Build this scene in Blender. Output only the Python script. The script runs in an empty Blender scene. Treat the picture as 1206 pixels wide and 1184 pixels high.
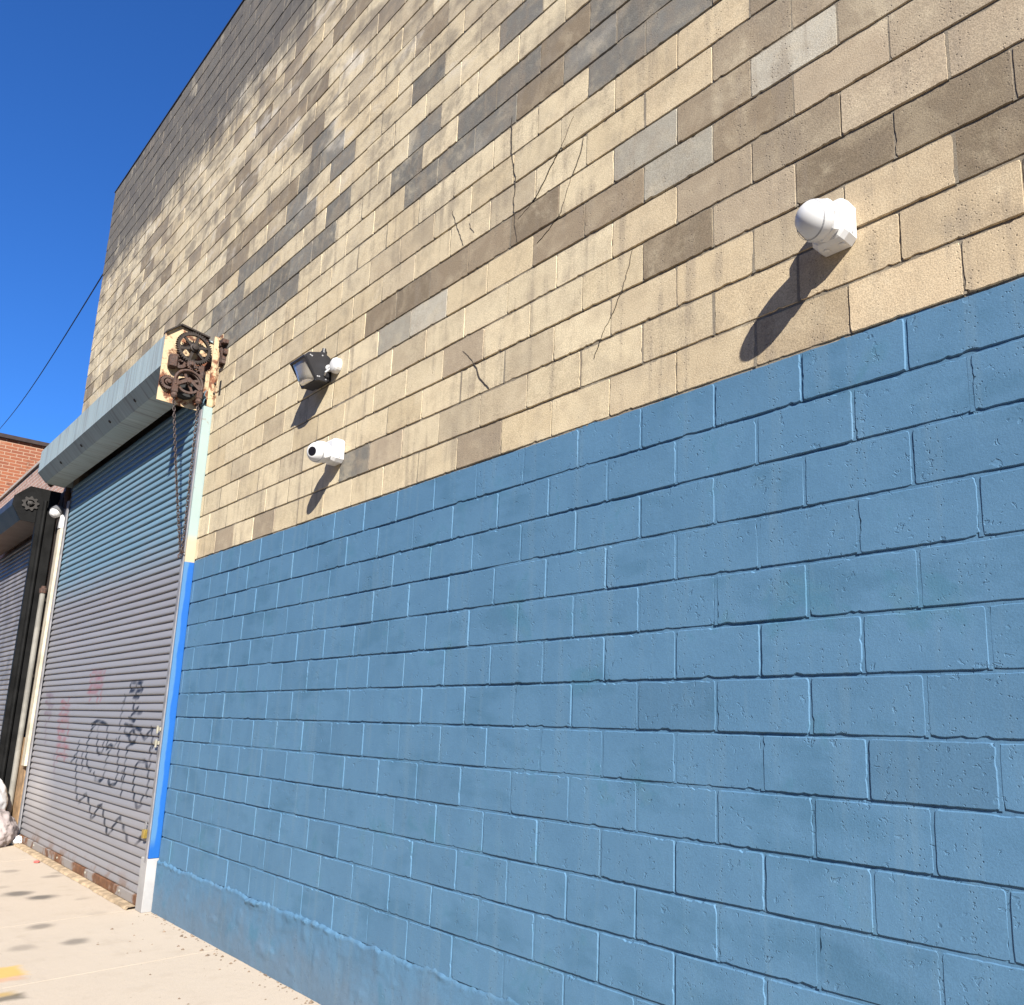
import bpy, math, random
from mathutils import Vector, Matrix, noise

# ------------------------------------------------------------------ camera, sky, sun, exposure
scene = bpy.context.scene
cam_data = bpy.data.cameras.new('camera')
cam = bpy.data.objects.new('camera', cam_data)
scene.collection.objects.link(cam)
scene.camera = cam
CAM_C = Vector((4.7267, -2.5084, 1.6634))
CAM_R = ((0.71830200, 0.69550204, 0.01786472), (-0.12068666, 0.14984916, -0.98131542), (-0.68518389, 0.70272480, 0.19157477))
r0, r1, r2 = [Vector(v) for v in CAM_R]
m = Matrix.Identity(4)
for i in range(3):
    m[i][0], m[i][1], m[i][2], m[i][3] = r0[i], -r1[i], -r2[i], CAM_C[i]
cam.matrix_world = m
FPX, CX, CY, WPX, HPX = 945.0, 722.3, 664.6, 1206.0, 1184.0
cam_data.sensor_fit = 'HORIZONTAL'
cam_data.sensor_width = 36.0
cam_data.lens = FPX / WPX * 36.0
cam_data.shift_x = -(CX - WPX / 2) / WPX
cam_data.shift_y = (CY - HPX / 2) / WPX
cam_data.clip_start = 0.05
cam_data.clip_end = 2000

SUN_D = Vector((-1.85, 1.0, -1.44)).normalized()          # the way the light travels
elev = math.asin(-SUN_D.z)
azim = math.atan2(-SUN_D.x, -SUN_D.y)
world = bpy.data.worlds.new('World')
scene.world = world
world.use_nodes = True
wn = world.node_tree
bg = wn.nodes['Background']
sky = wn.nodes.new('ShaderNodeTexSky')
sky.sky_type = 'NISHITA'
sky.sun_disc = False
sky.sun_elevation = elev
sky.sun_rotation = azim
sky.altitude = 200
sky.air_density = 1.0
sky.dust_density = 0.15
sky.ozone_density = 3.5
tint = wn.nodes.new('ShaderNodeMix')
tint.data_type = 'RGBA'
tint.blend_type = 'MULTIPLY'
tint.inputs[0].default_value = 1.0
tint.inputs[7].default_value = (0.30, 0.70, 1.28, 1.0)     # the clear deep blue of the day
wn.links.new(sky.outputs[0], tint.inputs[6])
wn.links.new(tint.outputs[2], bg.inputs[0])
bg.inputs[1].default_value = 0.066
sun_data = bpy.data.lights.new('sun', 'SUN')
sun_data.energy = 5.0
sun_data.angle = math.radians(0.53)
sun_data.color = (1.0, 0.945, 0.85)
sun = bpy.data.objects.new('sun', sun_data)
sun.rotation_euler = SUN_D.to_track_quat('-Z', 'Y').to_euler()
sun.location = (12, -8, 10)
scene.collection.objects.link(sun)
scene.view_settings.view_transform = 'Standard'
scene.view_settings.look = 'None'
scene.view_settings.exposure = 1.12
scene.view_settings.gamma = 1.0
scene.cycles.max_bounces = 5
scene.cycles.diffuse_bounces = 3
scene.cycles.glossy_bounces = 2
scene.cycles.transmission_bounces = 4

random.seed(11)
PL = 3.048          # height of the painted line: fifteen courses
BW, BH = 0.4064, 0.2032

TONES = {'G': [(-9, -12), (-8, -12), (-8, -11), (-8, -10), (-7, -13), (-7, -11), (-7, -10), (-6, -13), (-6, -11), (-6, -10), (-5, -14), (-5, -13), (-5, -11), (-5, -10), (-4, -16), (-4, -15), (-4, -13), (-4, -11), (-3, -15), (-3, -14), (-3, -12), (-3, -11), (-1, -1), (0, -14), (0, -12), (0, -11), (0, -10), (1, -10), (2, -11), (2, -10), (3, -13), (3, -11), (3, -10), (4, -11), (4, -10), (5, -11), (5, -10), (5, -9), (6, -9)], 'D': [(-14, -18), (-14, -15), (-13, -14), (-12, -14), (-10, -14), (-9, -17), (-9, -14), (-8, -19), (-8, -15), (-7, -21), (-7, -15), (-6, -15), (-5, -21), (-5, -19), (-5, -15), (-4, -19), (-4, -17), (-1, -6), (0, -6), (1, -6), (2, -6), (3, -10), (3, -6), (4, -11), (4, -5), (5, -5), (6, -4), (6, -3), (7, -5), (8, -6), (8, -5), (8, -4), (8, -3), (9, -4), (9, -3), (9, -2), (10, -3)], 'B': [(-14, -13), (-13, -14), (-11, -12), (-7, 0), (-5, 0), (0, -1), (2, -3), (2, 0), (6, -4), (7, -4), (7, -3), (8, -6), (8, -5), (8, -4), (9, -5), (9, -4), (9, -1)], 'P': [(0, -5), (1, -5), (5, -6), (6, -5), (7, -6)], 'O': [(7, 0), (8, -2), (8, -1), (8, 0), (9, -1), (9, 0)]}
CRACKS = [(5, [(1.383, 5.141), (1.386, 4.979), (1.395, 4.889), (1.445, 4.695), (1.438, 4.534), (1.467, 4.358), (1.489, 4.272)]), (2.5, [(1.925, 4.829), (1.844, 4.705), (1.769, 4.634), (1.663, 4.513), (1.574, 4.453), (1.485, 4.422)]), (2.5, [(2.011, 4.652), (1.967, 4.531), (1.92, 4.455), (1.874, 4.364), (1.847, 4.293), (1.757, 4.235), (1.659, 4.194)]), (4, [(0.814, 4.785), (0.899, 4.607), (0.958, 4.488)]), (4, [(1.022, 3.778), (1.139, 3.661), (1.2, 3.553), (1.292, 3.466)]), (2.5, [(2.372, 3.85), (2.321, 3.7), (2.252, 3.574), (2.181, 3.486), (2.128, 3.38)]), (3, [(1.012, 4.611), (1.025, 4.575), (1.066, 4.526)])]
BLACK = [[(-4.302, 1.954), (-3.982, 1.941)], [(-4.331, 1.869), (-3.95, 1.864)], [(-4.346, 1.955), (-4.328, 1.862)], [(-4.152, 1.951), (-4.101, 1.783)], [(-4.0, 1.935), (-3.965, 1.852)], [(-4.487, 1.824), (-4.463, 1.771)], [(-4.218, 1.809), (-4.047, 1.801)], [(-4.19, 1.744), (-4.11, 1.655), (-3.904, 1.656)], [(-4.007, 1.706), (-4.186, 1.635)], [(-4.502, 1.758), (-4.532, 1.626), (-4.517, 1.495)], [(-4.257, 1.602), (-4.077, 1.579)], [(-4.358, 1.537), (-4.097, 1.528), (-3.837, 1.496)], [(-4.353, 1.524), (-4.324, 1.46), (-4.184, 1.438), (-4.086, 1.503), (-3.952, 1.431)], [(-4.179, 1.425), (-4.068, 1.365), (-3.956, 1.394)], [(-3.822, 1.459), (-3.687, 1.42), (-3.538, 1.526), (-3.449, 1.35)], [(-3.505, 1.348), (-3.458, 1.185)], [(-5.561, 1.517), (-5.374, 1.562), (-5.164, 1.551), (-4.954, 1.527)], [(-5.374, 1.562), (-5.551, 1.446), (-5.624, 1.33), (-5.603, 1.189), (-5.491, 1.082), (-5.338, 1.042)], [(-5.301, 1.521), (-5.263, 1.397), (-5.226, 1.274), (-5.152, 1.228), (-5.009, 1.241), (-5.013, 1.349)], [(-4.978, 1.526), (-4.896, 1.406), (-4.885, 1.286), (-4.763, 1.33), (-4.613, 1.309), (-4.559, 1.389)], [(-5.202, 1.029), (-5.143, 0.965), (-4.921, 0.968), (-4.845, 1.009), (-4.849, 1.115), (-4.806, 1.222), (-4.745, 1.291)], [(-4.694, 0.992), (-4.577, 0.942), (-4.41, 0.972), (-4.408, 1.111), (-4.479, 1.314), (-4.482, 1.417)], [(-4.166, 1.012), (-4.195, 1.173), (-4.198, 1.323), (-4.074, 1.378)], [(-4.189, 0.875), (-4.246, 1.095)], [(-5.961, 1.334), (-6.001, 1.202), (-6.172, 1.092)], [(-5.779, 1.21), (-5.688, 1.044)], [(-5.993, 1.187), (-5.918, 1.003), (-5.825, 0.809)], [(-3.853, 1.153), (-3.8, 1.216), (-3.607, 1.225), (-3.509, 1.171), (-3.44, 1.046), (-3.449, 0.93)], [(-3.888, 1.139), (-3.851, 0.96), (-3.768, 0.859), (-3.667, 0.808), (-3.58, 0.833), (-3.56, 0.921)], [(-5.962, 1.056), (-5.745, 0.741), (-5.639, 0.695), (-5.473, 0.774), (-5.388, 0.807), (-5.207, 0.704), (-5.089, 0.573), (-4.993, 0.62), (-4.899, 0.716), (-4.771, 0.74), (-4.608, 0.594), (-4.437, 0.472), (-4.298, 0.588), (-4.154, 0.684), (-3.967, 0.586), (-3.754, 0.461), (-3.638, 0.458), (-3.52, 0.532), (-3.433, 0.585)], [(-3.796, 0.468), (-3.6, 0.457)]]
RED = [[(-5.813, 2.103), (-5.325, 2.081)], [(-5.858, 2.029), (-5.345, 2.017)], [(-5.838, 1.939), (-5.353, 1.931)], [(-5.919, 1.881), (-5.531, 1.869)], [(-5.874, 2.059), (-5.76, 1.791)], [(-5.632, 2.068), (-5.449, 1.761)], [(-5.426, 2.077), (-5.333, 1.789)], [(-7.02, 1.781), (-6.628, 1.717)], [(-7.037, 1.701), (-6.632, 1.67)], [(-7.044, 1.605), (-6.658, 1.608)], [(-7.072, 1.54), (-6.621, 1.546)], [(-7.046, 1.445), (-6.673, 1.421)], [(-6.955, 1.352), (-6.557, 1.332)], [(-6.963, 1.258), (-6.383, 1.247)], [(-6.896, 1.151), (-6.391, 1.156)], [(-6.714, 1.811), (-6.483, 1.365)], [(-6.977, 1.765), (-6.955, 1.352)], [(-6.917, 1.29), (-6.849, 1.075)], [(-6.632, 1.299), (-6.476, 1.092)]]
PURPLE = [[(-7.886, 1.878), (-7.495, 1.833)], [(-7.707, 1.885), (-7.538, 1.567)], [(-7.85, 1.767), (-7.457, 1.717)], [(-7.798, 1.632), (-7.464, 1.617)], [(-7.695, 1.532), (-7.559, 1.271)], [(-7.016, 1.13), (-6.832, 0.891)]]
STAINS = [(-4.651, -0.679), (-4.342, -0.543), (-3.168, -0.786), (-2.54, -1.017), (-2.488, -0.692), (-5.413, -0.249), (-6.0, -0.506), (-4.047, -0.311), (-3.346, -0.348), (-5.092, -0.723), (-5.578, -0.155)]
WIRE = [(-10.5, 0.357, 9.098), (-34.0, 2.144, 12.628)]

# ------------------------------------------------------------------ helpers
COL = scene.collection


class MB:
    def __init__(s):
        s.v, s.f, s.c = [], [], []

    def add(s, vs, fs, col=None):
        o = len(s.v)
        s.v += [tuple(v) for v in vs]
        s.f += [tuple(i + o for i in f) for f in fs]
        s.c += [col] * len(vs)

    def box(s, x0, x1, y0, y1, z0, z1, ch=0.0):
        if ch <= 0:
            vs = [(x, y, z) for z in (z0, z1) for y in (y0, y1) for x in (x0, x1)]
            s.add(vs, [(0, 2, 3, 1), (4, 5, 7, 6), (0, 1, 5, 4), (2, 6, 7, 3), (0, 4, 6, 2), (1, 3, 7, 5)])
            return
        # chamfered on the edges that run along z and on the rims
        def ring(z, g):
            a = ch
            X0, X1, Y0, Y1 = x0 + g, x1 - g, y0 + g, y1 - g
            return [(X0 + a, Y0, z), (X1 - a, Y0, z), (X1, Y0 + a, z), (X1, Y1 - a, z), (X1 - a, Y1, z), (X0 + a, Y1, z), (X0, Y1 - a, z), (X0, Y0 + a, z)]
        vs = ring(z0, ch * .6) + ring(z0 + ch * .6, 0) + ring(z1 - ch * .6, 0) + ring(z1, ch * .6)
        fs = [tuple(range(7, -1, -1)), tuple(range(24, 32))]
        for k in range(3):
            for i in range(8):
                j = (i + 1) % 8
                fs.append((k * 8 + i, k * 8 + j, k * 8 + 8 + j, k * 8 + 8 + i))
        s.add(vs, fs)

    def prism(s, pts, axis, a, b):
        """pts: 2d outline; axis 'x' -> (y,z), 'y' -> (x,z)"""
        def P(p, t):
            return (t, p[0], p[1]) if axis == 'x' else (p[0], t, p[1])
        n = len(pts)
        s.add([P(p, a) for p in pts] + [P(p, b) for p in pts],
              [tuple(range(n)), tuple(range(2 * n - 1, n - 1, -1))] + [(i, i + n, (i + 1) % n + n, (i + 1) % n) for i in range(n)])

    def lathe(s, org, axis, prof, n=20, cap=True):
        org = Vector(org)
        w = Vector(axis).normalized()
        u = w.orthogonal().normalized()
        v = w.cross(u)
        vs, fs = [], []
        for t, r in prof:
            for i in range(n):
                a = 2 * math.pi * i / n
                vs.append(org + w * t + (u * math.cos(a) + v * math.sin(a)) * r)
        for k in range(len(prof) - 1):
            for i in range(n):
                j = (i + 1) % n
                fs.append((k * n + i, k * n + j, k * n + n + j, k * n + n + i))
        if cap:
            fs.append(tuple(range(n - 1, -1, -1)))
            fs.append(tuple(range((len(prof) - 1) * n, len(prof) * n)))
        s.add(vs, fs)

    def tube(s, pts, r, n=8):
        pts = [Vector(p) for p in pts]
        vs, fs = [], []
        up = None
        for k, p in enumerate(pts):
            d = (pts[min(k + 1, len(pts) - 1)] - pts[max(k - 1, 0)]).normalized()
            u = d.orthogonal().normalized() if up is None else (up - d * up.dot(d)).normalized()
            up = u
            v = d.cross(u)
            for i in range(n):
                a = 2 * math.pi * i / n
                vs.append(p + (u * math.cos(a) + v * math.sin(a)) * r)
        for k in range(len(pts) - 1):
            for i in range(n):
                j = (i + 1) % n
                fs.append((k * n + i, k * n + j, k * n + n + j, k * n + n + i))
        fs += [tuple(range(n - 1, -1, -1)), tuple(range((len(pts) - 1) * n, len(pts) * n))]
        s.add(vs, fs)

    def mesh(s, name, attr=None, smooth=False):
        me = bpy.data.meshes.new(name)
        me.from_pydata(s.v, [], s.f)
        if attr:
            a = me.attributes.new(attr, 'FLOAT_COLOR', 'POINT')
            flat = []
            for c in s.c:
                c = c or (1, 1, 1)
                flat += [c[0], c[1], c[2], 1.0]
            a.data.foreach_set('color', flat)
        if smooth:
            me.polygons.foreach_set('use_smooth', [True] * len(me.polygons))
        me.update()
        return me

    def build(s, name, mat, parent=None, attr=None, smooth=False, recalc=True):
        me = s.mesh(name, attr, smooth)
        if recalc:
            import bmesh
            bm = bmesh.new()
            bm.from_mesh(me)
            bmesh.ops.recalc_face_normals(bm, faces=bm.faces)
            bm.to_mesh(me)
            bm.free()
        me.materials.append(mat)
        return link(name, me, parent)


def link(name, me, parent=None):
    o = bpy.data.objects.new(name, me)
    COL.objects.link(o)
    if parent:
        o.parent = parent
        o.matrix_parent_inverse = parent.matrix_world.inverted()
    return o


def thing(name, label, cat, loc=(0, 0, 0), group=None):
    o = bpy.data.objects.new(name, None)
    o.empty_display_size = 0.2
    o.location = loc
    COL.objects.link(o)
    o.matrix_world = Matrix.Translation(loc)
    return tag(o, label, cat, group)


def tag(o, label, cat, group=None):
    o['label'] = label
    o['category'] = cat
    if group:
        o['group'] = group
    return o


def struct(o):
    o['kind'] = 'structure'
    return o


# ------------------------------------------------------------------ materials
class NT:
    def __init__(s, name):
        s.m = bpy.data.materials.new(name)
        s.m.use_nodes = True
        s.t = s.m.node_tree
        s.b = s.t.nodes['Principled BSDF']
        s.pos = s.t.nodes.new('ShaderNodeNewGeometry').outputs['Position']

    def n(s, kind, **kw):
        x = s.t.nodes.new('ShaderNode' + kind)
        for k, v in kw.items():
            setattr(x, k, v)
        return x

    def put(s, sock, v):
        if isinstance(v, bpy.types.NodeSocket):
            s.t.links.new(v, sock)
        elif v is not None:
            sock.default_value = v

    def math(s, op, a, b=None, c=None, clamp=False):
        x = s.n('Math', operation=op, use_clamp=clamp)
        for i, v in enumerate((a, b, c)):
            s.put(x.inputs[i], v)
        return x.outputs[0]

    def noise(s, scale, detail=3, rough=0.55, vec=None, dist=0.0):
        x = s.n('TexNoise')
        s.put(x.inputs['Vector'], vec if vec is not None else s.pos)
        x.inputs['Scale'].default_value = scale
        x.inputs['Detail'].default_value = detail
        x.inputs['Roughness'].default_value = rough
        x.inputs['Distortion'].default_value = dist
        return x.outputs['Fac']

    def voro(s, scale, vec=None, feature='F1'):
        x = s.n('TexVoronoi', feature=feature)
        s.put(x.inputs['Vector'], vec if vec is not None else s.pos)
        x.inputs['Scale'].default_value = scale
        return x.outputs['Distance']

    def scaled(s, v):
        x = s.n('VectorMath', operation='MULTIPLY')
        s.put(x.inputs[0], s.pos)
        x.inputs[1].default_value = v
        return x.outputs[0]

    def rng(s, v, a, b, c=0.0, d=1.0, smooth=True):
        x = s.n('MapRange', interpolation_type='SMOOTHSTEP' if smooth else 'LINEAR')
        s.put(x.inputs[0], v)
        for i, k in enumerate((a, b, c, d)):
            s.put(x.inputs[i + 1], k)
        return x.outputs[0]

    def mix(s, f, a, b, blend='MIX'):
        x = s.n('Mix', data_type='RGBA', blend_type=blend)
        s.put(x.inputs[0], f)
        for i, v in ((6, a), (7, b)):
            s.put(x.inputs[i], (*v, 1.0) if isinstance(v, tuple) else v)
        return x.outputs[2]

    def attr(s, name):
        return s.n('Attribute', attribute_name=name).outputs['Color']

    def xyz(s):
        x = s.n('SeparateXYZ')
        s.put(x.inputs[0], s.pos)
        return x.outputs

    def bump(s, h, dist=0.003, strength=1.0, prev=None):
        x = s.n('Bump')
        x.inputs['Strength'].default_value = strength
        x.inputs['Distance'].default_value = dist
        s.put(x.inputs['Height'], h)
        if prev is not None:
            s.put(x.inputs['Normal'], prev)
        return x.outputs[0]

    def done(s, col, rough=0.7, metal=0.0, normal=None, **kw):
        s.put(s.b.inputs['Base Color'], (*col, 1.0) if isinstance(col, tuple) else col)
        s.put(s.b.inputs['Roughness'], rough)
        s.put(s.b.inputs['Metallic'], metal)
        if normal is not None:
            s.put(s.b.inputs['Normal'], normal)
        for k, v in kw.items():
            s.put(s.b.inputs[k.replace('_', ' ')], v)
        return s.m


def wall_material(name, kind):
    """concrete block, mortar or plinth; everything under the paint line carries the blue paint"""
    t = NT(name)
    x, y, z = t.xyz()
    mid = t.noise(9, 3, .6)
    grain = t.noise(170, 2, .7)
    streak = t.noise(1, 3, .6, t.scaled((12, 12, 1.1)))
    smear = t.noise(1, 3, .65, t.scaled((1.7, 1.7, 4.0)))
    if kind == 'block':
        base = t.mix(t.rng(t.noise(5.5, 3, .62, None, .5), .46, .68, 0, .28), t.attr('tone'), (.50, .42, .295))
    else:
        base = t.mix(mid, (.27, .235, .18), (.17, .145, .112))
    base = t.mix(t.rng(mid, .42, .75, 0, .30), base, (.27, .205, .14))
    base = t.mix(t.rng(mid, .5, .2, 0, .25), base, (.62, .53, .375))
    base = t.mix(t.rng(streak, .52, .74, 0, .34), base, (.24, .20, .155))
    hi = t.rng(z, PL + 1.2, PL + 4.2)
    base = t.mix(t.math('MULTIPLY', t.rng(smear, .48, .66, 0, .66), hi), base, (.185, .155, .12))
    base = t.mix(t.math('MULTIPLY', t.rng(smear, .46, .30, 0, .62), hi), base, (.60, .55, .47))
    topz = t.math('ADD', z, t.math('MULTIPLY', t.math('SUBTRACT', smear, .5), 1.0))
    topz = t.math('ADD', topz, t.math('MULTIPLY', t.math('SUBTRACT', streak, .5), .9))
    base = t.mix(t.rng(topz, PL + 4.65, PL + 5.2, 0, .92), base, (.108, .101, .093))
    patch = t.noise(2.6, 4, .68, None, .4)
    base = t.mix(t.math('MULTIPLY', t.rng(patch, .49, .66, 0, .66), t.rng(z, PL + .8, PL + 3.4, .25, 1)), base, (.20, .172, .138))
    base = t.mix(t.rng(patch, .44, .28, 0, .38), base, (.63, .545, .39))
    base = t.mix(t.rng(t.math('MULTIPLY', smear, streak), .26, .40, 0, .40), base, (.26, .215, .165))
    base = t.mix(1.0, base, t.rng(grain, .3, .7, .78, 1.18), 'MULTIPLY')
    pitm = t.rng(streak, .5, .62)
    pits = t.math('MULTIPLY', t.rng(t.voro(60), .22, .10), pitm)
    base = t.mix(t.math('MULTIPLY', pits, .6), base, (.12, .095, .07))
    # paint, brushed a little unevenly over the first bed joint
    rough_edge = patch
    edge = t.math('MULTIPLY', t.math('SUBTRACT', rough_edge, .57), .16)
    edge = t.math('MAXIMUM', edge, -.004)
    edge = t.math('ADD', edge, t.math('MULTIPLY', t.math('SUBTRACT', mid, .5), .012))
    blue = t.rng(t.math('SUBTRACT', z, edge), PL + .002, PL - .002, 0, 1, False)
    c1 = t.mix(t.rng(rough_edge, .35, .65), (.074, .165, .272), (.084, .182, .295))
    c1 = t.mix(t.rng(smear, .50, .68, 0, .60), c1, (.053, .132, .216))
    c1 = t.mix(t.rng(streak, .50, .72, 0, .55), c1, (.104, .194, .286))
    c1 = t.mix(t.rng(rough_edge, .58, .68, 0, .55), c1, (.056, .155, .236))
    c1 = t.mix(1.0, c1, t.rng(grain, .3, .7, .94, 1.06), 'MULTIPLY')
    if kind == 'block':
        lum = t.n('RGBToBW')
        t.put(lum.inputs[0], t.attr('tone'))
        c1 = t.mix(1.0, c1, t.rng(lum.outputs[0], .22, .55, .90, 1.05, False), 'MULTIPLY')
    c1 = t.mix(t.rng(t.math('ADD', z, t.math('MULTIPLY', t.math('SUBTRACT', patch, .5), .9)), .42, .02, 0, .38), c1, (.155, .170, .185))
    c1 = t.mix(t.math('MULTIPLY', pits, .3), c1, (.035, .075, .12))
    c1 = t.mix(t.rng(t.math('MULTIPLY', mid, patch), .32, .42, 0, .35), c1, (.098, .188, .270))
    col = t.mix(blue, base, c1)
    # relief
    soft = t.noise(34, 3, .6, None, .6)
    hb = t.math('SUBTRACT', t.math('MULTIPLY', grain, .5), t.math('MULTIPLY', pits, 1.6))
    chips = t.math('MULTIPLY', t.rng(soft, .59, .66), t.rng(mid, .48, .60))
    hp = t.math('ADD', t.math('MULTIPLY', grain, .22), t.math('MULTIPLY', soft, .40))
    hp = t.math('SUBTRACT', hp, t.math('MULTIPLY', chips, .9))
    hp = t.math('SUBTRACT', hp, t.math('MULTIPLY', pits, 1.3))
    if kind == 'plinth':
        hp = t.math('ADD', hp, t.math('MULTIPLY', mid, 1.2))
    h = t.n('Mix', data_type='FLOAT')
    t.put(h.inputs[0], blue)
    t.put(h.inputs[2], hb)
    t.put(h.inputs[3], hp)
    nrm = t.bump(h.outputs[0], .0030, .75)
    rough = t.math('SUBTRACT', .92, t.math('MULTIPLY', blue, .20))
    return t.done(col, rough, 0, nrm, Specular_IOR_Level=.2)


def simple(name, col, rough=.6, metal=0.0, var=.25, scale=8, bump=0.0, bscale=60, **kw):
    t = NT(name)
    d = tuple(c * (1 - var) for c in col)
    l = tuple(min(1, c * (1 + var * .6)) for c in col)
    c = t.mix(t.rng(t.noise(scale, 4, .6), .3, .7), d, l)
    nrm = t.bump(t.noise(bscale, 4, .6), .004, bump) if bump > 0 else None
    return t.done(c, rough, metal, nrm, **kw)


def rust_material(name, paint, amount, rust=(.17, .062, .028), dark=(.045, .022, .016), scale=7):
    t = NT(name)
    n1 = t.noise(scale, 5, .65)
    n2 = t.noise(scale * 5, 4, .65)
    r = t.mix(t.rng(n2, .35, .68), rust, dark)
    f = t.rng(t.math('ADD', n1, t.math('MULTIPLY', t.math('SUBTRACT', n2, .5), .35)), 1 - amount - .06, 1 - amount + .06)
    c = t.mix(f, paint, r)
    return t.done(c, .72, 0, t.bump(n2, .004, .5))


M = {}
M['block'] = wall_material('concrete_block', 'block')
M['mortar'] = wall_material('mortar', 'mortar')
M['plinth'] = wall_material('parged_plinth', 'plinth')
M['crack'] = simple('crack_dark', (.035, .028, .022), .95)
M['coping'] = simple('coping_dark', (.03, .03, .032), .6)
M['white_stone'] = simple('white_painted_base', (.33, .325, .325), .8, 0, .12, 5, .35, 40)
M['tar'] = simple('roof_tar', (.05, .05, .05), .9)


def sidewalk_material():
    t = NT('sidewalk_concrete')
    c = t.mix(t.noise(1.1, 4, .6), (.42, .352, .275), (.485, .408, .322))
    c = t.mix(t.rng(t.noise(5, 4, .6), .5, .8, 0, .35), c, (.33, .265, .195))
    c = t.mix(t.rng(t.noise(1, 4, .6, t.scaled((1.2, 6, 1))), .55, .8, 0, .25), c, (.31, .25, .19))
    c = t.mix(1.0, c, t.rng(t.noise(220, 3, .7), .3, .7, .86, 1.10), 'MULTIPLY')
    speck = t.rng(t.voro(17), .04, .08, 1, 0)
    c = t.mix(t.math('MULTIPLY', speck, t.rng(t.noise(3, 2), .5, .6)), c, (.14, .11, .085))
    x, y, z = t.xyz()
    warp = t.math('MULTIPLY', t.math('SUBTRACT', t.noise(7, 3), .5), .10)
    tot = None
    for i, (sx, sy) in enumerate(STAINS):
        rr = (.17, .16, .13, .12, .13, .12, .12, .08, .11, .10, .09)[i]
        kk = (.80, .85, .60, .38, .62, .45, .40, .25, .15, .25, .35)[i]
        dx = t.math('MULTIPLY', t.math('SUBTRACT', x, sx), .95)
        dy = t.math('MULTIPLY', t.math('SUBTRACT', y, sy), 1.0)
        d = t.math('SQRT', t.math('ADD', t.math('MULTIPLY', dx, dx), t.math('MULTIPLY', dy, dy)))
        f = t.rng(t.math('ADD', d, warp), rr, rr * .25, 0, kk)
        tot = f if tot is None else t.math('MAXIMUM', tot, f)
    for (mx, my, hx, hy, mc, kk) in ((-1.95, -1.42, .13, .30, (.56, .34, .07), .85), (-1.775, -1.42, .05, .28, (.50, .26, .14), .6), (-1.46, -1.52, .05, .27, (.40, .26, .07), .8), (-1.37, -1.48, .05, .26, (.085, .072, .05), .8)):
        ax_ = t.math('SUBTRACT', t.math('ABSOLUTE', t.math('SUBTRACT', x, mx)), hx)
        ay_ = t.math('SUBTRACT', t.math('ABSOLUTE', t.math('SUBTRACT', y, my)), hy)
        dd = t.math('ADD', t.math('MAXIMUM', ax_, ay_), warp)
        c = t.mix(t.rng(dd, .035, -.035, 0, kk), c, mc)
    c = t.mix(tot, c, (.085, .075, .062))
    h = t.math('ADD', t.noise(180, 3, .7), t.math('MULTIPLY', t.noise(12, 3), 2.0))
    return t.done(c, .9, 0, t.bump(h, .003, .5))


M['sidewalk'] = sidewalk_material()
M['asphalt'] = simple('asphalt', (.055, .054, .052), .9, 0, .3, 3, .6, 120)
M['kerb'] = simple('kerb_stone', (.26, .235, .20), .85, 0, .2, 4, .4, 60)
M['earth'] = simple('far_ground', (.16, .14, .11), .95, 0, .3, .2)
M['sill'] = simple('door_sill', (.40, .30, .19), .9, 0, .45, 9, .7, 30)

# ------------------------------------------------------------------ ground
b = MB()
b.box(-400, 400, -400, 400, -.60, -.16)
o = struct(b.build('ground', M['earth']))
b = MB()
b.box(-120, 120, -13.0, -3.02, -.158, -.13)
o = struct(b.build('road', M['asphalt']))
b = MB()
b.box(-60, 40, -2.85, 9.0, -.158, -.005)
walk = struct(b.build('sidewalk', M['earth']))
b = MB()
b.box(-60, 40, -3.02, -2.852, -.157, .006, .02)
struct(b.build('kerb', M['kerb']))
xs = [-1.6 + 1.7 * k for k in range(-10, 6)]
for i in range(len(xs) - 1):
    for y0, y1 in ((-2.848, -1.75), (-1.75, -.004)):
        b = MB()
        dz = random.uniform(-.001, .001)
        b.box(xs[i] + .0025, xs[i + 1] - .0025, y0 + .0025, y1 - .0025, -.0048, dz)
        b.build('slab', M['sidewalk'], walk)

# ------------------------------------------------------------------ the block building
X0, X1 = -8.64, 6.6
JAMB = -3.115
DOOR_TOP = PL + 11 * BH
bld = thing('block_building', 'tall tan concrete block building with its lower wall painted blue', 'building', (-1, 0, 0))
TONE = {}
for k, cells in TONES.items():
    for c in cells:
        TONE[c] = k
PAL = {'G': (.150, .145, .131), 'D': (.215, .170, .118), 'B': (.33, .268, .192), 'P': (.38, .352, .29), 'O': (.475, .378, .252)}


def to_pix(p):
    d = Vector(p) - CAM_C
    a, bb, c = r0.dot(d), r1.dot(d), r2.dot(d)
    if c < .05:
        return None
    return (CX + FPX * a / c, CY + FPX * bb / c)


def screen_area(xa, xb, za, zb):
    q = [to_pix((x, 0, z)) for x, z in ((xa, za), (xb, za), (xb, zb), (xa, zb))]
    if any(v is None for v in q):
        return 0
    cx = sum(v[0] for v in q) / 4
    cy = sum(v[1] for v in q) / 4
    if not (-10 < cx < WPX + 25 and -10 < cy < HPX + 25):
        return 0
    return abs(sum(q[i][0] * q[(i + 1) % 4][1] - q[(i + 1) % 4][0] * q[i][1] for i in range(4))) / 2


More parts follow.
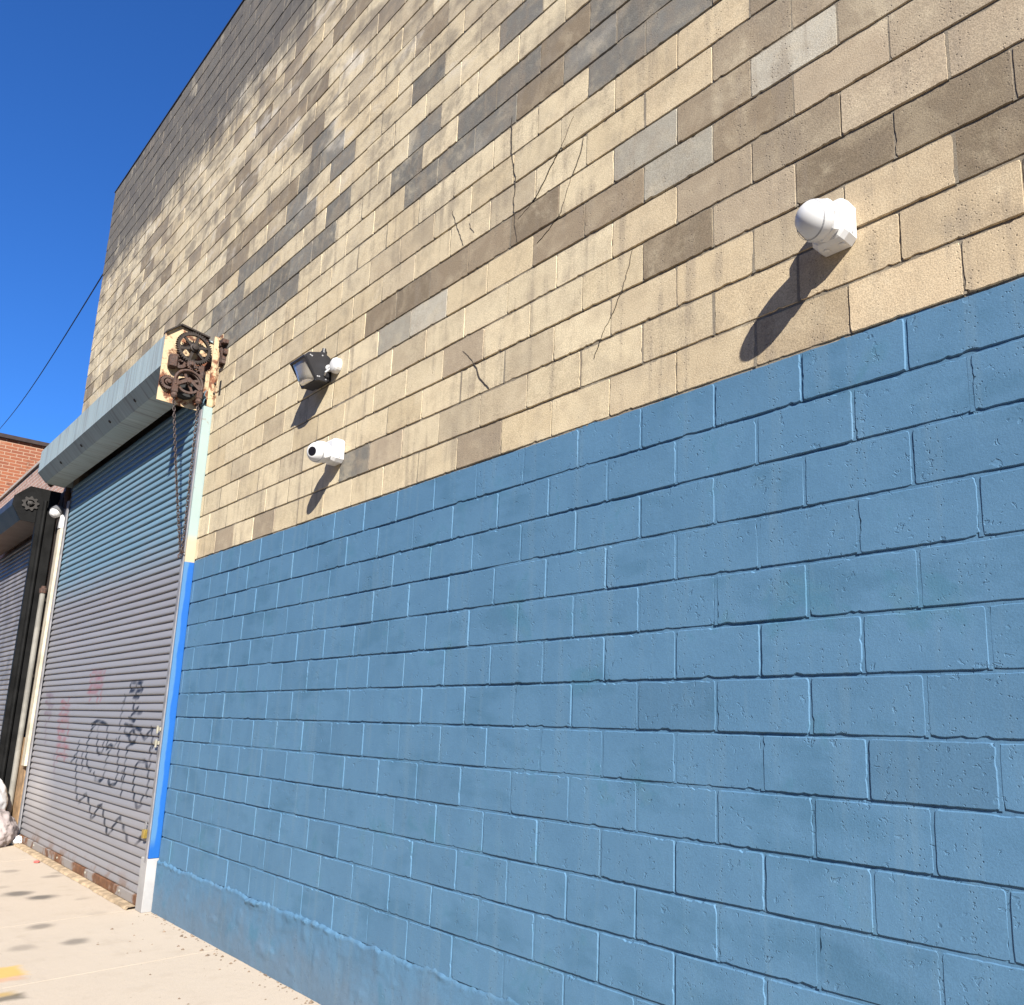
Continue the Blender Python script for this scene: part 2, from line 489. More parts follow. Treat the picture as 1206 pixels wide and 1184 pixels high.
def block_tone(k, r, x, z, rnd):
    t = TONE.get((k, r))
    if t:
        c = Vector(PAL[t])
        s = rnd.uniform(.82, 1.30)
        return tuple(c * s)
    light, warm = Vector((.600, .510, .352)), Vector((.505, .405, .258))
    c = light.lerp(warm, rnd.random() ** 1.6 * .8)
    if x > 2.3 and r < 1:
        c = c.lerp(Vector(PAL['O']), .55)
    n = noise.noise((x * .55 + 3, 7.1, z * .9))
    up = max(0.0, min(1.0, (z - PL - 1.6) / 2.5))
    p = rnd.random()
    if p < .012 + .11 * up + .40 * up * max(0, n):
        c = Vector(PAL['D']).lerp(Vector(PAL['B']), rnd.random())
    elif p < .03 + .16 * up and n > .1:
        c = Vector(PAL['G']).lerp(Vector(PAL['P']), rnd.random() * .7)
    elif p > .90:
        c = c.lerp(Vector(PAL['B']), .5)
    if x > 2.75 and r < -3 and rnd.random() < .9:
        c = Vector(PAL['D']).lerp(Vector(PAL['B']), rnd.random())
    return tuple(c * rnd.uniform(.93, 1.07))


def block_mesh(mb, xa, xb, za, zb, col, rnd, painted, seed, near=False):
    """one block face: irregular arrises, a rounded rim that dips to the mortar"""
    gx, gz = .0028, .0044
    xa, xb, za, zb = xa + gx, xb - gx, za + gz, zb - gz
    nx, nz = (9, 5) if xb - xa > .25 else (5, 5)
    if near:
        nx, nz = nx * 3, 12
    ring = []
    for i in range(nx):
        ring.append((xa + (xb - xa) * i / nx, za, 0, -1))
    for i in range(nz):
        ring.append((xb, za + (zb - za) * i / nz, 1, 0))
    for i in range(nx):
        ring.append((xb - (xb - xa) * i / nx, zb, 0, 1))
    for i in range(nz):
        ring.append((xa, zb - (zb - za) * i / nz, -1, 0))
    n = len(ring)
    off = rnd.gauss(0, .0010)
    tx, tz = rnd.gauss(0, .0035), rnd.gauss(0, .0045)
    cx, cz = (xa + xb) / 2, (za + zb) / 2
    rim = .0036 if painted else .0030
    chip = {}
    for _ in range(rnd.choice((1, 2, 3, 4, 6)) if near else rnd.choice((0, 0, 1, 1, 2, 3))):
        c0_ = rnd.randrange(n)
        for j in range(rnd.choice((1, 1, 2, 3)) if near else 1):
            chip[(c0_ + j) % n] = rnd.uniform(.0015, .0065)
    rings = [[], [], []]
    for i, (x, z, ex, ez) in enumerate(ring):
        wob = noise.noise((x * 9 + seed, z * 9, seed * .37)) * .0016 + rnd.gauss(0, .0008)
        cp = chip.get(i, 0)
        corner = i in (0, nx, nx + nz, 2 * nx + nz)
        ix = (1 if x < cx else -1)
        iz = (1 if z < cz else -1)
        for k, (ins, dep) in enumerate(((0.0, .016), (.0008, .0040 if painted or ez else .0020), (rim, 0.0))):
            q = ins * (1 if ez else (1.15 if painted else .2)) + cp * (k > 0) + abs(wob) * (k > 0)
            dxx = -ex * q if not corner else ix * (q + (.0025 if k else 0))
            dzz = -ez * q if not corner else iz * (q + (.0025 if k else 0))
            px, pz = x + dxx, z + dzz
            py = dep + off + (px - cx) * tx + (pz - cz) * tz + (cp * .25 if k == 1 else 0)
            if k == 0:
                py = .016
            rings[k].append((px, py, pz))
    vs = rings[0] + rings[1] + rings[2] + [(cx, off, cz)]
    fs = []
    for k in range(2):
        for i in range(n):
            j = (i + 1) % n
            fs.append((k * n + i, k * n + j, k * n + n + j, k * n + n + i))
    for i in range(n):
        fs.append((2 * n + i, 2 * n + (i + 1) % n, 3 * n))
    mb.add(vs, fs, col)


blocks = []
for r in range(-31, 16):
    zt = PL - (r - 1) * BH
    zb_ = zt - BH
    sh = 0 if r % 2 else .5
    for k in range(-24, 18):
        xa, xb = (k + sh) * BW, (k + 1 + sh) * BW
        xj = random.gauss(0, .004)
        lo, hi = X0, X1
        if zb_ < DOOR_TOP - .01:
            lo = JAMB
        xa, xb = max(xa, lo), min(xb, hi)
        if xb - xa < .04:
            continue
        blocks.append((screen_area(xa, xb, zb_, zt), k, r, xa, xb, zb_, zt))
blocks.sort(key=lambda q: -q[0])
rest = MB()
for i, (ar, k, r, xa, xb, za, zb) in enumerate(blocks):
    rnd = random.Random(k * 131 + r * 7919 + 5)
    col = block_tone(k, r, (xa + xb) / 2, (za + zb) / 2, rnd)
    if i < 300:
        mb = MB()
        block_mesh(mb, xa, xb, za, zb, col, rnd, r >= 1, i * 1.7, True)
        mb.build('block', M['block'], bld, 'tone', recalc=False)
    else:
        block_mesh(rest, xa, xb, za, zb, col, rnd, r >= 1, i * 1.7)
o = rest.build('farther_blocks', M['block'], bld, 'tone', recalc=False)
o['kind'] = 'stuff'

# mortar bed: an uneven sheet a few millimetres behind the block faces
mb = MB()
st = .045
nx = int((X1 - X0) / st)
nz = int((PL + 32 * BH) / st)
idx = {}
for j in range(nz + 1):
    z = (PL + 32 * BH) * j / nz
    for i in range(nx + 1):
        x = X0 + (X1 - X0) * i / nx
        n = noise.noise((x * 1.7, 3.3, z * 3.1)) * .5 + noise.noise((x * 11, 1.3, z * 14)) * .5
        d = .0062 + n * .0058
        d = max(.0014, min(.0125, d))
        idx[i, j] = len(mb.v)
        mb.v.append((x, d, z))
        mb.c.append(None)
for j in range(nz):
    for i in range(nx):
        x = X0 + (X1 - X0) * (i + .5) / nx
        z = (PL + 32 * BH) * (j + .5) / nz
        if x < JAMB + .03 and z < DOOR_TOP - .03:
            continue
        mb.f.append((idx[i, j], idx[i + 1, j], idx[i + 1, j + 1], idx[i, j + 1]))
rj = random.Random(77)
for (ar, k, r, xa, xb, za, zb) in blocks:
    if xa <= X0 + .01 or abs(xa - JAMB) < .01:
        continue
    d = rj.choice((.0008, .0012, .0018, .0028, .0045)) if r < 1 else rj.choice((.0014, .002, .003, .0045))
    e = d + rj.uniform(-.0006, .0012)
    mb.add([(xa - .008, d, za + .005), (xa + .008, d, za + .005), (xa + .008, e, zb - .005), (xa - .008, e, zb - .005)], [(0, 1, 2, 3)])
mb.build('mortar', M['mortar'], bld, recalc=False)
# shell behind it
b = MB()
TOP = PL + 32 * BH
b.box(X0 + .002, X1, .03, 9.0, DOOR_TOP, TOP - .02)
b.box(JAMB + .002, X1, .03, 9.0, .0, DOOR_TOP)
b.box(X0 + .002, -8.16, .0, 9.0, .0, DOOR_TOP - .004)
b.box(-8.16, JAMB, .6, 9.0, .0, DOOR_TOP - .004)
b.build('shell', M['mortar'], bld)
b = MB()
b.box(X0 - .01, X1, -.010, 9.02, TOP + .001, TOP + .016)
b.build('coping', M['coping'], bld)

# parged plinth
DABS = [(-2.35, .24, .06, .03, .014), (-1.75, .17, .16, .03, .012), (-1.30, .26, .07, .07, .016), (-.85, .13, .17, .05, .020), (-.45, .10, .10, .03, .010), (-.15, .22, .05, .08, .012), (.35, .16, .09, .05, .010), (.7, .28, .06, .03, .012), (-1.05, .385, .22, .035, .020), (-.55, .40, .10, .04, .022)]
mb = MB()
px0, px1 = JAMB + .003, X1
nx, nz = 560, 34
for j in range(nz + 1):
    for i in range(nx + 1):
        x = px0 + (px1 - px0) * i / nx
        top = 2 * BH + .010 + noise.noise((x * 3.1, 0, 2.2)) * .030 + noise.noise((x * 11, 4, 0)) * .018 + noise.noise((x * 29, 4, 7)) * .014
        z = top * j / nz
        y = -.009 - .0028 * (noise.noise((x * 2.1, 0, z * 3)) + .6 * noise.noise((x * 9, 3, z * 9)) + .5 * noise.noise((x * 26, 3, z * 26)) + .35 * noise.noise((x * 60, 3, z * 60)))
        e = (top - z) / .035
        if e < 1:
            lump = (.12 if x < .2 else -.25) + .9 * noise.noise((x * 2.3, 1, 6)) + .75 * noise.noise((x * 17, 9, 1)) + .5 * noise.noise((x * 41, 2, 4))
            y -= max(0, lump) * .020 * math.sin(math.pi * min(1, max(0, 1 - e)) * .9)
        for (dx_, dz_, rx_, rz_, ht_) in DABS:
            q = ((x - dx_) / rx_) ** 2 + ((z - dz_) / rz_) ** 2
            if q < 1.6:
                y -= .45 * ht_ * max(0, 1 - q + .5 * noise.noise((x * 30, 2, z * 30))) * (.7 + .6 * noise.noise((x * 14, 8, z * 22)))
        if -1.0 < x < .6 and .3 < z:
            y -= .008 * max(0, noise.noise((x * 8, 5, z * 6)))
        y += .006 * max(0, min(1, (x - .1) / 1.2))
        if j == nz:
            y = .004
        mb.v.append((x, y, z))
        mb.c.append(None)
for j in range(nz):
    for i in range(nx):
        a = j * (nx + 1) + i
        mb.f.append((a, a + 1, a + nx + 2, a + nx + 1))
mb.build('plinth', M['plinth'], bld, smooth=True, recalc=False)

# cracks through the upper blocks
for w, pts in CRACKS:
    rnd = random.Random(int(w * 10 + pts[0][0] * 100))
    fine = []
    for (xa, za), (xb, zb) in zip(pts, pts[1:]):
        L = math.hypot(xb - xa, zb - za)
        n = max(2, int(L / .018))
        for i in range(n):
            f = i / n
            fine.append((xa + (xb - xa) * f + rnd.gauss(0, .0028), za + (zb - za) * f + rnd.gauss(0, .002)))
    fine.append(pts[-1])
    mb = MB()
    vs = []
    for i, (x, z) in enumerate(fine):
        hw = w * .0005 * rnd.uniform(.3, 1.3) * (1 - .7 * abs(2 * i / (len(fine) - 1) - 1) ** 3)
        vs += [(x - hw, -.0035, z), (x + hw, -.0035, z), (x - hw, .02, z), (x + hw, .02, z)]
    fs = []
    for i in range(len(fine) - 1):
        a = 4 * i
        fs += [(a, a + 1, a + 5, a + 4), (a, a + 4, a + 6, a + 2), (a + 1, a + 3, a + 7, a + 5)]
    mb.add(vs, fs)
    mb.build('crack', M['crack'], bld)

# white foot and painted jamb belong to the building
b = MB()
b.box(JAMB - .175, JAMB - .004, -.085, .10, .0, PL - 2.615, .006)
b.build('jamb_foot', M['white_stone'], bld)['label'] = 'white painted concrete foot of the door jamb'

# ------------------------------------------------------------------ the roll-up shutter
def slat_material(name):
    t = NT(name)
    c = t.attr('paint')
    n = t.noise(1, 4, .6, t.scaled((1.5, 1, 3)))
    c = t.mix(t.rng(n, .5, .8, 0, .30), c, (.28, .255, .27))
    c = t.mix(t.rng(t.noise(1, 4, .65, t.scaled((16, 1, 2.0))), .58, .8, 0, .30), c, (.15, .13, .13))
    x, y, z = t.xyz()
    low = t.rng(z, .30, .04)
    c = t.mix(t.math('MULTIPLY', low, t.rng(t.noise(3.1, 4, .7), .48, .6, 0, .85)), c, (.16, .085, .045))
    return t.done(c, .52, .0, t.bump(t.noise(40, 3), .002, .25), Specular_IOR_Level=.4)


M['slat'] = slat_material('shutter_paint')
M['guide'] = simple('guide_steel', (.22, .215, .225), .5, 0, .25, 6)
M['brass'] = simple('brass', (.55, .40, .10), .35, .7, .25, 20)
M['latch'] = simple('latch_white', (.30, .285, .23), .5, 0, .2, 20)


def hood_material():
    t = NT('hood_paint')
    c = t.mix(t.noise(1.5, 3), (.27, .35, .36), (.36, .43, .44))
    st = t.noise(1, 4, .65, t.scaled((22, 1.2, 1.2)))
    c = t.mix(t.rng(st, .46, .74, 0, .75), c, (.17, .17, .165))
    c = t.mix(t.rng(t.noise(1, 3, .6, t.scaled((30, 2, 1.5))), .6, .75, 0, .5), c, (.66, .68, .66))
    return t.done(c, .6, 0, t.bump(t.noise(9, 3), .004, .3))


def post_material():
    t = NT('jamb_paint')
    x, y, z = t.xyz()
    upper = t.mix(t.noise(3, 3), (.24, .315, .305), (.29, .36, .35))
    upper = t.mix(t.rng(t.noise(9, 4, .7), .62, .72, 0, .8), upper, (.20, .15, .11))
    cream = t.mix(t.rng(t.noise(6, 4, .65), .5, .72), (.46, .345, .20), (.24, .085, .035))
    c = t.mix(t.rng(z, PL + 1.50, PL + 1.58), upper, cream)
    cream2 = t.mix(t.noise(8, 3), (.46, .40, .28), (.38, .31, .20))
    c = t.mix(t.rng(z, PL + .25, PL + .16), c, cream2)
    wob = t.math('MULTIPLY', t.math('SUBTRACT', t.noise(1, 3, .6, t.scaled((3, 3, 2.2))), .5), .07)
    strip = t.rng(t.math('ADD', y, wob), -.052, -.040)
    bl = t.mix(strip, (.058, .165, .33), (.006, .095, .36))
    bl = t.mix(t.rng(z, .62, .50), bl, (.005, .088, .33))
    c = t.mix(t.rng(z, PL - .02, PL - .028, 0, 1, False), c, bl)
    return t.done(c, .5, 0, t.bump(t.noise(30, 3), .003, .3))


M['hood'] = hood_material()
M['post'] = post_material()
M['plate'] = rust_material('rusted_cream_plate', (.48, .37, .225), .47, (.20, .062, .022), (.09, .034, .016), 4.5)
M['rust'] = rust_material('rusty_iron', (.070, .045, .037), .55, (.085, .038, .022), (.030, .018, .015), 14)
M['iron'] = simple('dark_old_iron', (.030, .022, .018), .65, .3, .4, 20, .4, 50)
M['chain'] = simple('chain_iron', (.06, .045, .042), .55, .4, .3, 30)
M['black'] = simple('matt_black', (.012, .012, .013), .7)

SX0, SX1, SY = -8.16, -3.185, -.045
sh = thing('roll_up_shutter', 'wide grey and blue roll-up shutter with black graffiti and a rusty chain drive', 'shutter', ((SX0 + SX1) / 2, SY, 0))


def seg_dist(px, pz, a, b_):
    ax, az = a
    bx, bz = b_
    dx, dz = bx - ax, bz - az
    L = dx * dx + dz * dz
    f = 0 if L < 1e-9 else max(0, min(1, ((px - ax) * dx + (pz - az) * dz) / L))
    return math.hypot(px - ax - dx * f, pz - az - dz * f)


def segs(lines):
    return [(a, b_) for l in lines for a, b_ in zip(l, l[1:])]


SB, SR, SP = segs(BLACK), segs(RED), segs(PURPLE)
PITCH = .0745
PROF = [(.0, .000), (.002, -.010), (.008, -.0155), (.018, -.0165), (.030, -.0145), (.042, -.011), (.054, -.007), (.064, -.0032), (.071, -.0008), (PITCH, .000)]
nsl = int((PL + 1.75 - .11) / PITCH)
for k in range(nsl):
    z0 = .11 + k * PITCH
    zc = z0 + PITCH / 2
    up = zc > PL + .14
    base = Vector((.222, .219, .234)).lerp(Vector((.140, .240, .310)), max(0.0, min(1.0, (zc - PL + .10) / .45)))
    if .75 > zc:
        base = Vector((.238, .230, .238))
    rough_zone = .5 < zc < 2.25
    n = 430 if rough_zone else 30
    loc = [s for s in SB if min(s[0][1], s[1][1]) - .06 < z0 + PITCH and max(s[0][1], s[1][1]) + .06 > z0] if rough_zone else []
    lor = [s for s in SR if min(s[0][1], s[1][1]) - .06 < z0 + PITCH and max(s[0][1], s[1][1]) + .06 > z0] if rough_zone else []
    lop = [s for s in SP if min(s[0][1], s[1][1]) - .06 < z0 + PITCH and max(s[0][1], s[1][1]) + .06 > z0] if rough_zone else []
    mb = MB()
    jit = random.uniform(.95, 1.05)
    for i in range(n + 1):
        x = SX0 + (SX1 - SX0) * i / n
        sag = .0025 * noise.noise((x * 1.3, k * .9, 0))
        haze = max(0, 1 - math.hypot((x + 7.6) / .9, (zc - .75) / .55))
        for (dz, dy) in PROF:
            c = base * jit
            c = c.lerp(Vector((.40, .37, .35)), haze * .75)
            z = z0 + dz
            for grp, rad, pc, op in ((lor, .024, Vector((.25, .03, .03)), .5), (lop, .026, Vector((.12, .06, .085)), .6), (loc, .0175, Vector((.014, .013, .016)), 1.2)):
                if grp:
                    dd = min(seg_dist(x, z, *s) for s in grp)
                    if dd < rad * 1.5:
                        f = max(0, min(1, (rad * 1.5 - dd) / (rad * .8)))
                        f *= op * (.72 + .75 * noise.noise((x * 9, 1, z * 15)))
                        c = c.lerp(pc, max(0, min(1, f)))
            mb.v.append((x, SY + dy + sag, z))
            mb.c.append(tuple(c))
    np_ = len(PROF)
    for i in range(n):
        for j in range(np_ - 1):
            a = i * np_ + j
            mb.f.append((a, a + np_, a + np_ + 1, a + 1))
    mb.build('slat', M['slat'], sh, 'paint', smooth=False, recalc=False)
b = MB()
b.box(SX0, SX1, SY - .030, SY + .012, .028, .108, .006)
bar = b.build('bottom_bar', rust_material('rusted_bar', (.25, .23, .22), .52, (.19, .085, .035), (.10, .045, .022), 2.2), sh)
for k in range(4):
    b = MB()
    xx = SX0 + .9 + k * 1.15
    b.lathe((xx, SY - .029, .075), (0, -1, 0), [(0, .013), (.006, .012), (.009, .006)], 8)
    b.build('bolt', M['latch'], bar)
# guide rails
for x0, x1 in ((SX1 - .018, JAMB - .036), (SX0 - .07, SX0 + .02)):
    b = MB()
    b.prism([(x0, -.128), (x1, -.128), (x1, -.02), (x1 - .012, -.02), (x1 - .012, -.116), (x0, -.116)], 'y', 0, 1) if False else None
    b.box(x0, x1, -.086, -.070, .40 if x0 > -5 else .02, PL + 1.46)
    b.box(x0, x1, -.018, .004, .40 if x0 > -5 else .02, PL + 1.46)
    xa = x1 - .012 if x0 > -5 else x0
    b.box(xa, xa + .012, -.0698, -.0182, .40 if x0 > -5 else .02, PL + 1.46)
    b.build('guide_rail', M['guide'], sh)
b = MB()
b.box(JAMB - .034, JAMB - .003, -.078, .006, PL - 2.612, PL + 1.49, .004)
b.build('jamb_post', M['post'], sh)['label'] = 'jamb post painted bright blue below and pale green above'
b = MB()
b.box(SX0 - .25, SX0 - .072, -.115, .004, .95, PL + 1.08, .004)
b.build('jamb_board', simple('cream_board', (.50, .44, .33), .6, 0, .25, 4), sh)
# hood
HP = [(-.002, PL + 2.24), (-.300, PL + 2.24), (-.425, PL + 2.16), (-.430, PL + 1.845), (-.325, PL + 1.72), (-.10, PL + 1.70), (-.10, PL + 1.715), (-.318, PL + 1.735), (-.418, PL + 1.852), (-.413, PL + 2.152), (-.296, PL + 2.228), (-.002, PL + 2.228)]
b = MB()
n = len(HP)
HX0, HX1 = -8.48, -3.326
nseg = 24
for i in range(nseg + 1):
    x = HX0 + (HX1 - HX0) * i / nseg
    for (y, z) in HP:
        b.v.append((x, y + .004 * noise.noise((x * 1.1, y * 3, 0)), z + .006 * noise.noise((x * .8, 5, z * 2))))
        b.c.append(None)
for i in range(nseg):
    for j in range(n):
        a, c = i * n + j, i * n + (j + 1) % n
        b.f.append((a, c, c + n, a + n))
b.f.append(tuple(range(n)))
b.f.append(tuple(range(nseg * n, nseg * n + n)))
hood = b.build('hood', M['hood'], sh)
b = MB()
b.prism([(-.412, PL + 1.86), (-.315, PL + 1.742), (-.1, PL + 1.722), (-.004, PL + 1.722), (-.004, PL + 2.22), (-.29, PL + 2.22), (-.41, PL + 2.14)], 'x', HX0 + .004, HX0 + .012)
b.build('end_cap', M['hood'], hood)
for x in (-4.3, -5.2, -6.4, -7.4):
    b = MB()
    b.lathe((x, -.372, PL + 1.776), (0, -.75, -.65), [(0, .02), (.008, .018), (.012, .008)], 8)
    b.build('rivet', M['iron'], hood)
# curtain drum behind the hood
b = MB()
b.lathe((SX0, -.17, PL + 1.95), (1, 0, 0), [(0, .12), (-3.36 - SX0, .12)], 20)
b.build('curtain_drum', M['guide'], sh)
# drive plate with its gears
PX = -3.325
b = MB()
plate_pts = [(-.434, PL + 1.500), (-.430, PL + 2.170), (-.310, PL + 2.285), (-.045, PL + 2.245), (-.030, PL + 1.49)]
b.prism(plate_pts, 'x', PX, PX + .010)
plate = b.build('drive_plate', M['plate'], sh)
b = MB()
for p, q in zip(plate_pts[1:4], plate_pts[2:4]):
    d = Vector((0, q[0] - p[0], q[1] - p[1])).normalized()
    nn = Vector((0, -d.z, d.y)) if d.y > 0 else d
    for s in (0,):
        p0 = Vector((0, p[0], p[1])) + Vector((0, 0, .002))
        q0 = Vector((0, q[0], q[1])) + Vector((0, 0, .002))
        b.add([(PX - .05, p0.y, p0.z), (PX + .045, p0.y, p0.z), (PX + .045, q0.y, q0.z), (PX - .05, q0.y, q0.z),
               (PX - .05, p0.y, p0.z + .016), (PX + .045, p0.y, p0.z + .016), (PX + .045, q0.y, q0.z + .016), (PX - .05, q0.y, q0.z + .016)],
              [(0, 1, 2, 3), (7, 6, 5, 4), (0, 4, 5, 1), (1, 5, 6, 2), (2, 6, 7, 3), (3, 7, 4, 0)])
b.build('roof_flange', M['iron'], plate)
b = MB()
b.box(PX + .010, PX + .020, -.058, .0, PL + 1.50, PL + 2.20)
b.box(JAMB - .012, JAMB - .003, -.055, -.001, PL + 1.492, PL + 2.21)
b.box(JAMB - .002, JAMB + .060, -.008, -.002, PL + 1.495, PL + 2.23)
flange = b.build('wall_flange', M['plate'], plate)
for z in (2.16, 2.10, 1.72, 1.62):
    b = MB()
    b.lathe((JAMB + .03, -.009, PL + z), (0, -1, 0), [(0, .016), (.010, .014), (.014, .007)], 6)
    b.build('bolt', M['iron'], plate)


def ring2d(r, n, ph=0):
    return [(r * math.cos(2 * math.pi * i / n + ph), r * math.sin(2 * math.pi * i / n + ph)) for i in range(n)]


def wheel(name, cy, cz, x0, th, r, teeth, rim, hub, spokes, mat, parent, tooth=.010, ph=.2, sw=.018):
    b = MB()
    if teeth:
        out = []
        N = teeth * 4
        for i in range(N):
            rr = r if i % 4 in (0, 1) else r - tooth
            a = 2 * math.pi * (i + .15) / N
            out.append((rr * math.cos(a), rr * math.sin(a)))
    else:
        N = 36
        out = ring2d(r, N)
    inn = ring2d(r - rim, N)
    vs = []
    for x in (x0, x0 + th):
        vs += [(x, cy + p[0], cz + p[1]) for p in out] + [(x, cy + p[0], cz + p[1]) for p in inn]
    fs = []
    for i in range(N):
        j = (i + 1) % N
        fs += [(i, j, N + j, N + i), (2 * N + i, 3 * N + i, 3 * N + j, 2 * N + j), (i, 2 * N + i, 2 * N + j, j), (N + i, N + j, 3 * N + j, 3 * N + i)]
    b.add(vs, fs)
    for s in range(spokes):
        a = 2 * math.pi * s / spokes + ph
        d = Vector((0, math.cos(a), math.sin(a)))
        t = Vector((0, -d.z, d.y)) * sw / 2
        p, q = d * hub * .8, d * (r - rim * .6)
        c = Vector((0, cy, cz))
        xa, xb = x0 + th * .2, x0 + th * .8
        pts = [c + p - t, c + p + t, c + q + t * .8, c + q - t * .8]
        b.add([(xa, v.y, v.z) for v in pts] + [(xb, v.y, v.z) for v in pts], [(3, 2, 1, 0), (4, 5, 6, 7), (0, 1, 5, 4), (1, 2, 6, 5), (2, 3, 7, 6), (3, 0, 4, 7)])
    b.lathe((x0 - .008, cy, cz), (1, 0, 0), [(0, hub), (th + .018, hub), (th + .022, hub * .7), (th + .04, hub * .62), (th + .042, hub * .2)], 16)
    return b.build(name, mat, parent)


wheel('gear_wheel', -.193, PL + 2.070, PX + .075, .030, .162, 44, .036, .040, 6, M['iron'], plate, .016, .3, .026)
wheel('pinion', -.202, PL + 1.890, PX + .078, .030, .046, 14, .03, .02, 0, M['rust'], plate, .010)
wheel('idler_ring', -.300, PL + 1.905, PX + .055, .025, .068, 0, .030, .012, 3, M['rust'], plate, .0, .4, .014)
wheel('idler_ring', -.128, PL + 1.855, PX + .055, .025, .060, 0, .028, .012, 3, M['rust'], plate, .0, .9, .014)
wheel('chain_wheel', -.218, PL + 1.700, PX + .115, .026, .112, 0, .020, .022, 4, M['rust'], plate, .0, .45, .026)
wheel('rear_gear', -.365, PL + 1.680, PX + .014, .04, .070, 24, .03, .03, 0, M['rust'], plate, .010)
b = MB()
b.box(PX + .0105, PX + .10, -.385, -.315, PL + 1.83, PL + 1.955, .012)
b.build('bearing_block', M['rust'], plate)
b = MB()
b.box(PX + .0105, PX + .09, -.125, -.070, PL + 1.79, PL + 1.93, .012)
b.build('bearing_block', M['rust'], plate)
for yy in (-.325, -.108):
    b = MB()
    b.box(PX + .105, PX + .155, yy - .026, yy + .026, PL + 1.565, PL + 1.70, .008)
    b.lathe((PX + .13, yy, PL + 1.565), (0, 0, -1), [(0, .024), (.03, .03), (.05, .02)], 10)
    b.build('chain_guide', M['rust'], plate)
# arch that ties the two chain guides
b = MB()
arc = [(PX + .148, -.2165 + .122 * math.cos(a), PL + 1.69 + .122 * math.sin(a)) for a in [math.pi * (-.12 + 1.24 * i / 18) for i in range(19)]]
b.tube(arc, .013, 8)
b.build('chain_guard', M['rust'], plate)
b = MB()
b.prism([(-.33, PL + 1.66), (-.218, PL + 1.745), (-.105, PL + 1.66), (-.12, PL + 1.635), (-.218, PL + 1.705), (-.315, PL + 1.635)], 'x', PX + .150, PX + .160)
b.build('cross_arm', M['rust'], plate)
b = MB()
b.lathe((PX + .011, -.218, PL + 1.66), (1, 0, 0), [(0, .10), (.06, .10), (.065, .09)], 20)
b.build('reel', M['black'], plate)
# pull chain: one loop from the two guides down to a hook on the post
hook = Vector((JAMB - .03, -.112, PL + .03))


def chain_pts(a, b_, sag):
    return [a.lerp(b_, i / 20) + Vector((0, 0, -sag * math.sin(math.pi * i / 20))) for i in range(21)]


b = MB()
for a, e, sag in ((Vector((PX + .13, -.325, PL + 1.52)), hook, .05), (Vector((PX + .13, -.108, PL + 1.52)), hook + Vector((.0, .01, .02)), .02)):
    pts = chain_pts(a, e, sag)
    L = (e - a).length
    nl = int(L / .030)
    for i in range(nl):
        f = (i + .5) / nl * 20
        k = min(19, int(f))
        p = pts[k].lerp(pts[k + 1], f - k)
        d = (pts[k + 1] - pts[k]).normalized()
        s = d.cross(Vector((1, 0, 0) if i % 2 else (0, 1, 0))).normalized()
        loop = []
        for q in range(8):
            an = 2 * math.pi * q / 8
            loop.append(p + d * .0215 * math.cos(an) + s * .011 * math.sin(an))
        loop.append(loop[0])
        b.tube(loop, .0042, 5)
b.build('pull_chain', M['chain'], sh)
b = MB()
b.tube([hook + Vector((.03, .02, .03)), hook + Vector((0, 0, .03)), hook + Vector((-.01, -.02, 0)), hook + Vector((0, -.015, -.025))], .006, 6)
b.build('chain_hook', M['rust'], sh)
# locks near the right rail
def padlock(x, z, body, s=1.0):
    b = MB()
    b.box(x - .026 * s, x + .026 * s, -.094, -.064, z - .06 * s, z, .006)
    o = b.build('padlock', body, sh)
    b = MB()
    b.tube([(x - .016 * s, -.079, z)] + [(x - .016 * s * math.cos(a), -.079, z + .03 * s + .018 * s * math.sin(a)) for a in [math.pi * i / 6 for i in range(7)]] + [(x + .016 * s, -.079, z)], .005, 6)
    b.build('shackle', M['guide'], o)


padlock(-3.30, .66, M['brass'], 1.25)
for z, w in ((1.52, .05), (1.40, .10)):
    b = MB()
    b.box(-3.24 - w * .6, -3.165, -.099, -.087, z - .016, z + .016, .004)
    b.box(-3.215, -3.195, -.114, -.0995, z - .04, z + .03, .004)
    b.build('slide_latch', M['latch'], sh)
# sill
b = MB()
nx = 60
for i in range(nx + 1):
    x = -8.3 + (JAMB - .19 + 8.3) * i / nx
    w = .012 * noise.noise((x * 3, 1, 1)) + .008 * noise.noise((x * 11, 1, 1))
    for (y, z) in ((-.15 + w, .003), (-.135 + w, .022 + w * .3), (-.02, .026), (.03, .026), (.03, .003)):
        b.v.append((x, y, z))
        b.c.append(None)
for i in range(nx):
    for j in range(4):
        a = i * 5 + j
        b.f.append((a, a + 1, a + 6, a + 5))
b.build('door_sill', M['sill'], bld, recalc=True)
# rusted leftover iron in broken holes beside the drive plate
b = MB()
rnd = random.Random(3)
for i in range(16):
    x, z = JAMB + .17 + rnd.uniform(-.05, .05), PL + 2.0 + rnd.uniform(-.12, .12)
    b.box(x - rnd.uniform(.008, .03), x + .015, -.02 - rnd.uniform(0, .03), .004, z - rnd.uniform(.01, .03), z + .02)
b.build('rusted_anchor', M['rust'], bld)
b = MB()
b.box(JAMB + .125, JAMB + .165, -.006, .004, PL + 1.58, PL + 1.72)
b.build('anchor_slot', M['black'], bld)

# ------------------------------------------------------------------ security cameras
M['cam_white'] = simple('camera_white', (.60, .60, .60), .38, 0, .03, 3)
M['cam_grey'] = simple('camera_seam', (.30, .30, .31), .5)
M['lens'] = NT('lens_glass').done((.010, .010, .014), .08)


